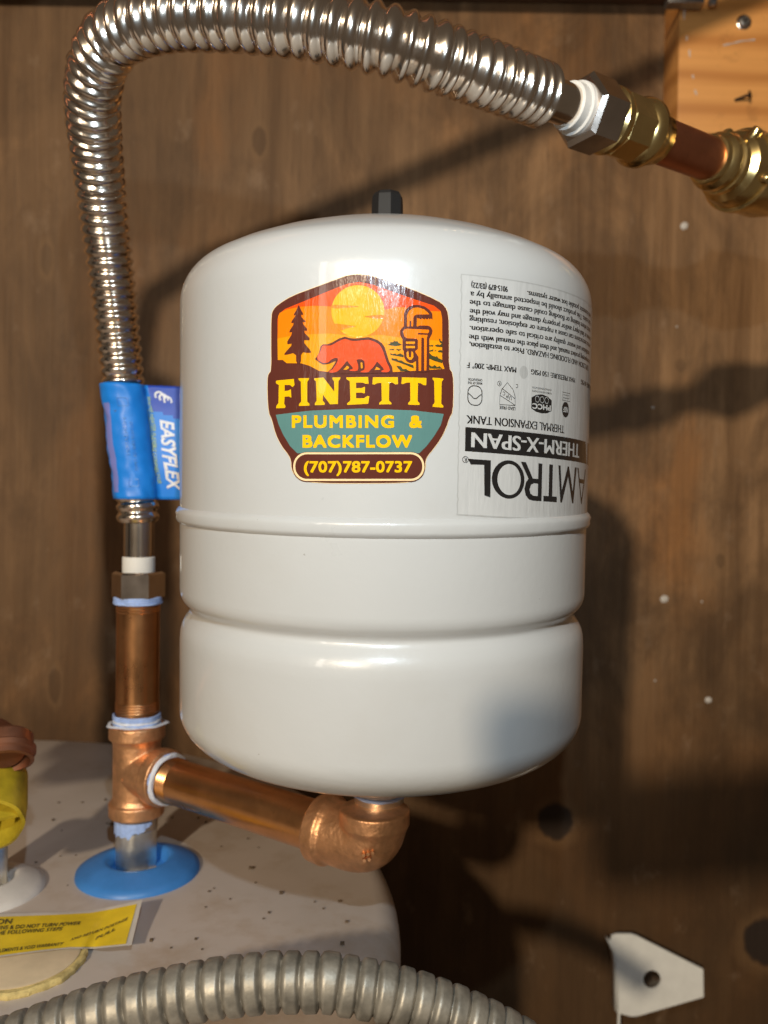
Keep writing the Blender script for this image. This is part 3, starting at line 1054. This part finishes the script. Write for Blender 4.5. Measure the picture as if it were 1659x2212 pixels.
# galvanised nipple from the heater to the tee
o = empty('galvanised_nipple', 'short galvanised steel nipple rising out of the blue ring', 'pipe nipple', V((c_cold.x, c_cold.y, ZH)))
m = MB()
m.lathe(V((rx, ry, ZH - .02)), (0, 0, 1), [(0, .0123), (rz(1762) - ZH + .02, .0125)], 40)
m.build('tube', M_GALV, o)
m = MB()
for i in range(5):
    m.lathe(V((rx, ry, rz(1788) + i * .0017)), (0, 0, 1), [(0, .0124), (.0007, .0130), (.0013, .0124)], 40, cap=False)
m.build('thread', M_GALV, o)
m = MB()
z0, z1_ = rz(1793), rz(1764)
vs, fs = [], []
for i in range(25):
    q = R_(200 + 130 * i / 24)
    for j in range(3):
        r = .01315 + .0002 * math.sin(i * 1.7)
        zz = (z0 + .0030 * noise.noise(V((i * .37, 4.1, 0))) + .0012 * noise.noise(V((i * 1.3, 1.1, 0))) + max(0, i - 12) * .0005) * (1 - j / 2) + z1_ * j / 2
        vs.append(V((rx + r * math.cos(q), ry + r * math.sin(q), zz)))
for i in range(24):
    for j in range(2):
        a = i * 3 + j
        fs.append((a, a + 3, a + 4, a + 1))
m.add(vs, fs)
m.build('thread_tape', M_TAPE, o)

# cast bronze tee
TC = V((rx, ry, rz(1662)))
EL = V((-.0025, .4205, at(800, 1824, .4205).z))
AD = (EL - TC).normalized()
tee = empty('pipe_tee', 'cast bronze tee with its branch pointing towards the tank', 'pipe tee', V((rx, ry, rz(1762))))
m = MB()
zb_, zt_ = rz(1760) - TC.z, rz(1562) - TC.z
m.lathe(TC, (0, 0, 1), [(zb_, .0150), (zb_ + .0008, .0168), (zb_ + .0085, .0170), (zb_ + .0092, .0156), (zb_ + .012, .0145), (zt_ - .012, .0145), (zt_ - .0092, .0157), (zt_ - .0085, .0171), (zt_ - .0008, .0170), (zt_, .0152)], 48)
m.lathe(TC, AD, [(0, .0148), (.0170, .0150), (.0180, .0158), (.0186, .0172), (.0262, .0172), (.027, .0152)], 48)
body = m.build('body', M_BRONZE, tee, sharp=60)
rm = body.modifiers.new('fuse', 'REMESH')
rm.mode = 'VOXEL'
rm.voxel_size = .00055
rm.use_smooth_shade = True
sm_ = body.modifiers.new('cast', 'SMOOTH')
sm_.factor = .5
sm_.iterations = 2
m = MB()
for k in range(4):
    a = -1.9 + .11 * k
    p = TC + V((math.cos(a) * .0149, math.sin(a) * .0149, -.002 + .0022 * (k % 2)))
    m.lathe(p, (math.cos(a), math.sin(a), 0), [(0, .0010), (.0007, .0008)], 8)
m.build('cast_mark', M_BRONZE, tee)

# riser nipple between tee and hose nut
zn0, zn1 = rz(1562), rz(1300)
nip = empty('pipe_nipple', 'upright red brass nipple between the bronze tee and the hose nut', 'pipe nipple', V((rx, ry, zn0)), 'red brass pipe nipples')
m = MB()
m.lathe(V((rx, ry, zn0 - .004)), (0, 0, 1), [(0, .0130), (zn1 - zn0 + .012, .0130)], 48)
m.build('tube', M_NIPPLE, nip)
m = MB()
for zs in (zn0 + .0075, zn1 - .0062):
    m = MB()
    for i in range(4):
        m.lathe(V((rx, ry, zs + i * .0017)), (0, 0, 1), [(0, .01295), (.0008, .01345), (.0017, .01295)], 48, cap=False)
    m.build('thread', M_NIPPLE, nip)
m = MB()
tape_rings(m, (rx, ry, zn0 - .0015), (0, 0, 1), .0138, 5, .0075, 3)
m.lathe(V((rx, ry, zn0 - .001)), (.05, .03, 1), [(0, .0150), (.0008, .0172), (.0016, .0150)], 40, cap=False, mi=1, rfun=lambda q, t: 1 + .08 * math.sin(2 * q + 1) + .05 * math.sin(7 * q))
m.build('thread_tape', [M_TAPE, M_TAPEW], nip)
m = MB()
tape_rings(m, (rx, ry, zn1 - .001), (.03, -.02, 1), .0142, 3, .0045, 5)
m.build('thread_tape', [M_TAPE, M_TAPE], nip)

# arm nipple from the tee to the elbow
arm = empty('pipe_nipple', 'long sloping red brass nipple running under the white tank', 'pipe nipple', TC + AD * .027, 'red brass pipe nipples')
L = (EL - TC).length
m = MB()
m.lathe(TC, AD, [(.020, .0131), (L - .012, .0131)], 56)
m.build('tube', M_NIPPLE, arm)
m = MB()
for ts in (.0300, L - .0345):
    m = MB()
    for i in range(4):
        m.lathe(TC + AD * (ts + i * .0018), AD, [(0, .01305), (.0008, .0136), (.0018, .01305)], 56, cap=False)
    m.build('thread', M_NIPPLE, arm)
m = MB()
tape_rings(m, TC + AD * .0255, AD, .0146, 3, .004, 8)
m.lathe(TC + AD * .0268, AD, [(0, .0140), (.0008, .0158), (.0020, .0155), (.0026, .0135)], 48, cap=False, mi=1, rfun=lambda q, t: 1 + .02 * math.sin(5 * q))
m.build('thread_tape', [M_TAPE, M_TAPEW], arm)

# elbow
elb = empty('pipe_elbow', 'cast bronze elbow carrying the tank from below', 'pipe elbow', EL + V((0, 0, -.016)))
m = MB()
zt_ = at(815, 1738, .4256).z
zt_ = zt_ - EL.z
bend = []
for i in range(13):
    a = i / 12
    p = (1 - a) ** 2 * (EL - AD * .016) + 2 * a * (1 - a) * EL + a * a * (EL + V((0, 0, .013)))
    bend.append(p)
bend = [EL - AD * .030] + bend + [EL + V((0, 0, zt_ - .004))]
m.tube(bend, .0164, 40)
m.lathe(EL - AD * .036, AD, [(0, .0156), (.0008, .0176), (.0085, .0182), (.0100, .0170), (.0125, .0158)], 48)
m.lathe(EL + V((0, 0, zt_ - .012)), (0, 0, 1), [(0, .0158), (.0025, .0168), (.0045, .0178), (.0117, .0178), (.0122, .0162)], 48)
eb = m.build('body', M_BRONZE, elb, sharp=60)
rm = eb.modifiers.new('fuse', 'REMESH')
rm.mode = 'VOXEL'
rm.voxel_size = .0006
rm.use_smooth_shade = True
sm_ = eb.modifiers.new('cast', 'SMOOTH')
sm_.factor = .5
sm_.iterations = 2
m = MB()
c0 = EL + V((-.0030, -.0160, .0005))
for dx, dz in ((-.0022, .001), (0, .0016), (.0022, .0022), (-.0018, -.0016), (.0006, -.001)):
    m.lathe(c0 + V((dx, 0, dz)), (0, -1, 0), [(-.002, .0011), (.0008, .0009)], 10)
m.build('cast_mark', M_BRONZE, elb)

# ================================================================== FLEXIBLE CONNECTOR
hose = empty('flexible_hose', 'shiny corrugated stainless steel water hose arching over the tank', 'flexible hose', V((rx, ry, zn1)))
HP = [(298, 1128, .515), (297, 1090, .515), (290, 1020, .515), (279, 930, .515), (267, 840, .515), (257, 745, .513), (246, 640, .508), (232, 525, .498), (218, 410, .482), (205, 300, .462), (199, 215, .444), (210, 140, .428), (242, 82, .415), (300, 52, .404), (380, 37, .394), (500, 36, .382), (650, 50, .372), (760, 72, .368), (841, 90, .367), (930, 118, .371), (1017, 149, .379), (1110, 183, .391), (1171, 206, .401)]
pts = spline([at(*p) for p in HP], .0009)
HR, HD = .0134, .0026
ph = 0.0
phases = []
n = len(pts)
arcs = [0]
for i in range(1, n):
    arcs.append(arcs[-1] + (pts[i] - pts[i - 1]).length)
for i in range(n):
    f = arcs[i] / arcs[-1]
    pitch = .0065 if f < .36 else (.0066 if f < .55 else (.0066 + (f - .55) / .10 * .0018 if f < .65 else (.0084 if f < .78 else .0084 - (f - .78) / .22 * .0032)))
    if i:
        ph += (arcs[i] - arcs[i - 1]) / pitch
    phases.append(ph)


def hose_r(k, arc, q):
    c = .5 - .5 * math.cos(2 * math.pi * phases[k])
    hd = HD * (.74 + .26 * min(1, max(0, (arcs[k] / arcs[-1] - .35) / .25)))
    return (HR - hd + hd * c ** .62 + .00012 * noise.noise(V((phases[k] * .31, math.cos(q), math.sin(q))))) * (.97 + .15 * min(1, max(0, (arcs[k] / arcs[-1] - .15) / .30)))


m = MB()
m.tube(pts, hose_r, 48, cap=False)
m.build('corrugated_tube', M_STEEL, hose, sharp=70)
# lower end
zc0, zc1 = rz(1232), rz(1202)
m = MB()
m.lathe(V((rx, ry, zc0)), (0, 0, 1), [(0, .0091), (rz(1122) - zc0, .0091)], 48)
m.build('smooth_end', M_STEEL, hose)
m = MB()
m.lathe(V((rx, ry, zc0 - .002)), (0, 0, 1), [(0, .0099), (zc1 - zc0 + .0015, .0099), (zc1 - zc0 + .002, .0094)], 48)
m.build('collar', M_NYLON, hose)


def hexnut(mb, o, d, L, r, up=0.0, ch=.0015, bore=.011):
    """hexagonal nut with chamfered ends"""
    mb.lathe(o, d, [(0, bore), (0.00005, r * .86), (ch, r), (L - ch, r), (L, r * .86)], 6, phase=up, cap=False)


m = MB()
hexnut(m, V((rx, ry, rz(1293))), (0, 0, 1), rz(1234) - rz(1293), .0162, R_(-52 + 0), .0014)
m.lathe(V((rx, ry, rz(1300))), (0, 0, 1), [(0, .0135), (.003, .0140)], 36)
m.build('nut', M_STEELN, hose, sharp=20)
# upper end, running back to the valve on the right
A0, A1 = at(1171, 206, .401), at(1642, 386, .505)
ax = (A1 - A0).normalized()


def along(px):
    lo, hi = -.05, .6
    for _ in range(40):
        mid = (lo + hi) / 2
        p = A0 + ax * mid - CAM
        x = 829.5 + FPX * p.dot(RT) / p.dot(FW)
        lo, hi = (mid, hi) if x < px else (lo, mid)
    return lo


def ap(px):
    return A0 + ax * along(px)


t = along
m = MB()
m.lathe(A0, ax, [(-.004, .0098), (t(1275), .0098)], 48)
m.build('smooth_end', M_STEEL, hose)
m = MB()
tn = t(1248)
m.lathe(A0, ax, [(tn - .0070, .0100), (tn - .0068, .0114), (tn - .0024, .0115), (tn - .0020, .0128), (tn + .002, .0130)], 56)
m.build('collar', M_NYLON, hose)
m = MB()
te = t(1306)
m2 = [(tn, .0126), (tn + .0002, .0155), (tn + .0022, .0180), (te - .0016, .0180), (te, .0156)]
m.lathe(A0, ax, m2, 6, phase=R_(18), cap=False)
m.build('nut', M_STEELN, hose, sharp=20)

# brass adapter: hexagon, neck and bead
br = empty('brass_adapter', 'yellow brass adapter between the hose nut and the copper stub', 'pipe fitting', A0 + ax * te)
tb, tc_, td = t(1321), t(1370), t(1418)
m = MB()
m.lathe(A0, ax, [(te - .001, .0150), (te + .0005, .0166), (te + .003, .0168), (tb, .0158)], 48)
m.build('flange', M_BRASS, br, sharp=25)
m = MB()
m.lathe(A0, ax, [(tb - .001, .0145), (tb + .0008, .0164), (tc_ - .001, .0164), (tc_ + .001, .0140)], 8, phase=R_(10), cap=False)
m.build('hexagon', M_BRASS, br, sharp=18)
m = MB()
m.lathe(A0, ax, [(tc_ - .002, .0135), (tc_ + .0005, .0160), (tc_ + .003, .0176), (tc_ + .0065, .0176), (tc_ + .008, .0160), (tc_ + .009, .0140), (td - .001, .0136), (td, .0124), (td + .0004, .0110)], 56, rfun=lambda q, tt: 1 + (.012 * math.sin(13 * q) if tt > td - .002 else 0))
m.build('solder_cup', M_BRASS, br, sharp=50)

# copper stub and brass valve
cop = MB()
tv = t(1528)
cop.lathe(A0, ax, [(td - .006, .0117), (tv + .01, .0117)], 56)
cp = cop.build('copper_pipe', M_COPPER, origin=A0 + ax * td)
tag(cp, 'short reddish copper stub between the two brass fittings', 'copper pipe')
val = empty('brass_valve', 'yellow brass valve cut off by the right edge', 'valve', A0 + ax * tv)
m = MB()
m.lathe(A0, ax, [(tv - .0005, .0121), (tv, .0134), (tv + .0008, .0138), (tv + .0036, .0138), (tv + .0044, .0146), (tv + .0064, .0160), (tv + .0094, .0162), (tv + .0104, .0150), (tv + .0118, .0146), (tv + .0126, .0168), (tv + .0156, .0170), (tv + .0164, .0158), (tv + .0180, .0160), (tv + .0205, .0196), (tv + .025, .0212), (tv + .034, .0222), (tv + .055, .0222), (tv + .070, .0190), (tv + .078, .0170), (tv + .10, .0150)], 64)
m.build('body', M_BRASS, val, sharp=28)
m = MB()
m.lathe(A0, ax, [(tv + .0292, .0215), (tv + .0298, .0236), (tv + .0330, .0238), (tv + .0336, .0215)], 56)
m.build('rib', M_BRASS, val)
side = (V((-.35, -.75, .25)) - ax * ax.dot(V((-.35, -.75, .25)))).normalized()
for ang, tt in ((-12, .0225), (62, .0275), (-70, .026)):
    d = Matrix.Rotation(R_(ang), 3, ax) @ side
    m = MB()
    m.lathe(A0 + ax * (tv + tt) + d * .018, d, [(0, .0034), (.0052, .0032), (.0062, .0026), (.0064, .001)], 18)
    m.build('pin', M_BRASS, val)

# product tag wrapped round the hose
LP = [at(267, 832, .515), at(279, 930, .515), at(290, 1020, .515), at(295, 1078, .515)]
sp = spline(LP, .002)
rim = .0139
LBL = []
tagm = MB()
N = 36
a0_, a1_ = R_(-240), R_(35)                      # wraps the front, then leaves as a flag to the right
vs, fs = [], []
rows = len(sp)
cols = 60


def sheet(i, u):
    """tag surface at height index i; u in 0..1 = round the hose, 1..2 = flat flag"""
    c = sp[i]
    wr = .0004 * math.sin(i * .32 + u * 4) + .0009 * noise.noise(V((u * 11, i * .33, 8))) + .0005 * noise.noise(V((u * 6, i * .14, 3)))
    if u <= 1:
        q = R_(-250) + R_(245) * u
        return c + V((math.cos(q), math.sin(q), 0)) * (rim + wr)
    q = R_(-5)
    k = u - 1
    return c + V((math.cos(q), math.sin(q), 0)) * (rim + wr * (1 - k)) + V((.058 * k, .012 * k + .0008 * math.sin(i * .2), 0))


for i in range(rows):
    for j in range(cols + 1):
        vs.append(sheet(i, 2 * j / cols))
mi = []
for i in range(rows - 1):
    for j in range(cols):
        a = i * (cols + 1) + j
        fs.append((a, a + 1, a + cols + 2, a + cols + 1))
tagm.v, tagm.f = vs, fs
for f in fs:
    i, j = f[0] // (cols + 1), f[0] % (cols + 1)
    u = 2 * j / cols
    navy = u > 1.02 and i < rows * (.20 + .25 * (u - 1.02))
    tagm.mi.append(1 if navy else (2 if (.40 < u < .52 and rows * .16 < i < rows * .90) else 0))
tg = tagm.build('hose_tag', [M_LABELBLUE, M_LABELNAVY, M_LABELLAV], hose, sharp=80)
sol = tg.modifiers.new('thickness', 'SOLIDIFY')
sol.thickness = .0003
sol.offset = 1


def tag_map(x, y, layer):
    """x: 0..1 down the tag, y: u"""
    fi = min(max(x, 0), .999) * (rows - 1)
    i = int(fi)
    p = sheet(i, y).lerp(sheet(min(i + 1, rows - 1), y), fi - i)
    e = .004
    q = sheet(i, y + e) - sheet(i, y)
    dn = sheet(min(i + 1, rows - 1), y) - sheet(i, y)
    nn = q.cross(dn).normalized()
    if nn.y > 0:
        nn = -nn
    return p + nn * layer


def tag_text(mb, body, x0, x1, y0, y1, bold, sp_=1.0, shear=.25, mi=0):
    vs, fs = fit(text_flat(body, bold, sp_, shear), x0, x1, 0, 1, capref(bold))
    vs = [(x, y1 + (y0 - y1) * y + .0) for x, y in vs]
    # y grows to the right on the tag; the tops of the letters face right
    vs = [(x, y1 - (y - y0) if False else y) for x, y in vs]
    wrap_print(mb, (vs, fs), mi, tag_map, .0006)


m = MB()
tag_text(m, 'EASYFLEX', .30, .93, 1.235, 1.095, .03)
m.add([], [])
for k in range(3):
    a = stroke([(.09 + .02 * k + .035 * math.cos(R_(q)), 1.13 + .036 * k + .04 * math.sin(R_(q))) for q in range(60, 301, 20)], .018)
    wrap_print(m, a, 0, tag_map, .0006)
m.build('brand_lettering', M_LABELWHITE, tg, smooth=False)
m = MB()
tag_text(m, 'WATER HEATER FLEXIBLE CONNECTOR', .10, .86, 1.040, 1.004, .02)
tag_text(m, 'CORRUGATED STAINLESS STEEL', .22, .80, .985, .955, .02)
m.build('yellow_lettering', M_LABELYEL, tg, smooth=False)
m = MB()
for body, x0, x1, y0, y1 in (('INSTALLATION', .30, .62, .70, .67), ('DO NOT KINK OR TWIST', .34, .76, .76, .73)):
    tag_text(m, body, x0, x1, y1, y0, .01, 1, 0)
wrap_print(m, stroke([(.13, .64), (.20, .64), (.20, .74), (.13, .74)], .008, True), 0, tag_map, .0006)
wrap_print(m, stroke([(.83, .66), (.89, .66), (.89, .75), (.83, .75)], .008, True), 0, tag_map, .0006)
m.build('small_lettering', M_LABELPALE, tg, smooth=False)

# ================================================================== HOT SIDE (left edge and above the frame)
hotp = at(6, 1612, .452)
cu = MB()
elp = spline([CAM + V((-.313, .42, -.1195)), CAM + V((-.300, .425, -.126)), at(-250, 1570, .437), at(-120, 1578, .446), at(-60, 1582, .454), at(-18, 1590, .457), at(6, 1606, .453), at(16, 1622, .447)], .002)
cu.tube(elp, .0104, 36)
ed_ = V((.22, -.62, -.75)).normalized()
cu.lathe(elp[-1], ed_, [(-.010, .0104), (-.008, .0128), (-.002, .0134), (-.001, .0146), (.002, .0146), (.003, .0136), (.0062, .0138), (.0066, .0120), (-.004, .0114), (-.0042, .0005)], 40, cap=False)
ce = cu.build('copper_elbow', M_COPPERD, origin=hotp)
tag(ce, 'blurred copper elbow at the left edge above the yellow fitting', 'pipe elbow')
c = at(-26, 1738, .447)
dr = V((.22, -.80, -.45)).normalized()
ye = empty('yellow_fitting', 'blurred yellow plastic fitting with open mouth at left edge', 'pipe fitting', c)
m = MB()
m.lathe(c - dr * .016, dr, [(-.014, .002), (-.0125, .0095), (-.008, .0150), (-.002, .0180), (.018, .0200), (.030, .0204), (.0305, .0186), (.012, .0170), (-.002, .0148), (-.004, .001)], 48, cap=False, rfun=lambda q, t: 1 + .05 * noise.noise(V((math.cos(q) * 2.2, math.sin(q) * 2.2, t * 70))) + .02 * math.sin(3 * q + t * 200))
m.build('body', M_YPLASTIC, ye, sharp=40)
m = MB()
e1_ = dr.orthogonal().normalized()
e2_ = dr.cross(e1_)
for k in range(3):
    a = R_(20 + 120 * k)
    d = e1_ * math.cos(a) + e2_ * math.sin(a)
    s = dr.cross(d)
    q0, q1 = c - dr * .015, c + dr * .0125
    m.prism([q0 + d * .004 + s * .001, q0 + d * .0130 + s * .001, q1 + d * .0178 + s * .001, q1 + d * .006 + s * .001], -s * .002)
m.build('web', M_YPLASTIC, ye, smooth=False)
hn = MB()
hn.lathe(V((c_hot.x, c_hot.y, ZH - .02)), (0, 0, 1), [(0, .0124), (.062, .0124)], 40)
o = hn.build('galvanised_nipple', M_GALV, origin=V((c_hot.x, c_hot.y, ZH)))
tag(o, 'galvanised nipple rising from the white ring at the left edge', 'pipe nipple')

hw = empty('hot_water_pipe', 'unseen copper hot water pipe, dark foam sleeve added for its shadow', 'pipe', CAM + V((-.312, .42, -.13)))
m = MB()
pp = spline([CAM + V(q) for q in ((-.312, .42, -.12), (-.312, .42, .0), (-.312, .42, .12), (-.312, .42, .22), (-.303, .42, .282), (-.262, .42, .312), (-.211, .42, .332), (-.04, .42, .409), (.134, .42, .488), (.26, .42, .545))], .004)
m.tube(pp, .0105, 28)
m.build('tube', M_COPPER, hw)
m = MB()
m.lathe(CAM + V((-.312, .42, -.105)), (0, 0, 1), [(0, .0305), (.001, .0320), (.320, .0320), (.321, .0305)], 40)  # foam sleeve added out of view to widen the pipe's wall shadow
m.build('shade_sleeve', M_SLEEVE, hw)

# ================================================================== GREY FLEXIBLE CONDUIT
CP = [(-220, 2390, .30), (-100, 2322, .303), (0, 2268, .306), (110, 2228, .309), (200, 2196, .311), (290, 2171, .313), (385, 2150, .315), (465, 2135, .316), (575, 2122, .317), (700, 2121, .318), (829, 2143, .319), (904, 2164, .320), (994, 2197, .321), (1069, 2232, .322), (1160, 2283, .323), (1290, 2370, .325)]
pts2 = spline([at(*p) for p in CP], .0004)
PITCH_C = .0073


def con_r(k, arc, q):
    u = (arc / PITCH_C + .10 * math.sin(q)) % 1.0
    if u < .07:
        h = -.0018 + .0008 * u / .07
    elif u < .17:
        h = -.0010 + .0012 * (u - .07) / .10
    elif u < .30:
        h = .0002 + .0004 * (u - .17) / .13
    elif u < .80:
        h = .0006 - .0001 * (u - .30) / .5
    elif u < .93:
        h = .0005 - .0011 * ((u - .80) / .13) ** 2
    else:
        h = -.0006 - .0012 * (u - .93) / .07
    return .0103 + h


m = MB()
m.tube(pts2, con_r, 56, cap=False)
con = m.build('flexible_conduit', M_CONDUIT, origin=at(640, 2120, .318), sharp=75)
tag(con, 'grey ribbed flexible metal conduit curving across the bottom', 'conduit')

# ================================================================== WHITE BRACKET
YK = .80
brk = empty('white_bracket', 'white painted steel bracket with one bolt hole at lower right', 'bracket', at(1336, 2190, YK))
plate = [(1319, 2030), (1322, 2021), (1332, 2018), (1364, 2018), (1376, 2022), (1519, 2094), (1520, 2154), (1378, 2195), (1364, 2196), (1336, 2189), (1335, 2084), (1331, 2060), (1322, 2042)]
hole = [(1408.5 + 19 * math.cos(i * math.pi / 9), 2116 - 20 * math.sin(i * math.pi / 9)) for i in range(18)]
m = MB()
m.prism([at(x, y, YK) for x, y in plate], V((0, .0022, 0)), holes=[[at(x, y, YK) for x, y in hole]])
m.build('plate', M_BRACKET, brk, sharp=25)
m = MB()
fl = [(1335, 2186), (1335, 2084), (1331, 2060), (1323, 2044), (1320, 2034)]
vs = []
for x, y in fl:
    p = at(x, y, YK + .001)
    vs += [p, p + V((-.001, .014, -.001))]
fs = [(2 * i, 2 * i + 1, 2 * i + 3, 2 * i + 2) for i in range(len(fl) - 1)]
m.add(vs, fs)
flg = m.build('flange', M_BRACKET, brk, sharp=25)
s = flg.modifiers.new('thickness', 'SOLIDIFY')
s.thickness = .0018
m = MB()
p = at(1336, 2189, YK)
m.box(p + V((.0006, .0012, -.028)), (.0011, .0011, .030))
m.build('leg', M_BRACKET, brk)
m = MB()
p = at(1409, 2120, YK + .022)
m.lathe(p, (0, -1, 0), [(-.022, .004), (0, .0042), (.0001, .0085), (.006, .0085), (.009, .0072), (.0095, .004)], 6)
m.build('bolt', M_GALV, brk, sharp=25)

# ================================================================== THE PHONE HELD UP TO TAKE THE PICTURE
ph_ = empty('smartphone', 'unseen dark smartphone behind the viewpoint, turned sideways for its shadow', 'phone', CAM + V((.004, -.016, -.01)))
m = MB()
m.prism([CAM + V((.004 + x, -.020, .030 + z)) for x, z in rounded(-.075, -.037, .075, .037, .011)], V((0, .008, 0)))  # out of view; laid sideways so its shadow clears the bracket
cs_ = m.build('case', M_BLACK, ph_, sharp=40)
m = MB()
m.lathe(CAM + V((0, -.0120, 0)), (0, 1, 0), [(0, .0072), (.0012, .0072), (.0014, .0066)], 32)
m.build('lens', M_BLACK, ph_, sharp=40)
ph_.rotation_euler = (0, R_(-5), 0)
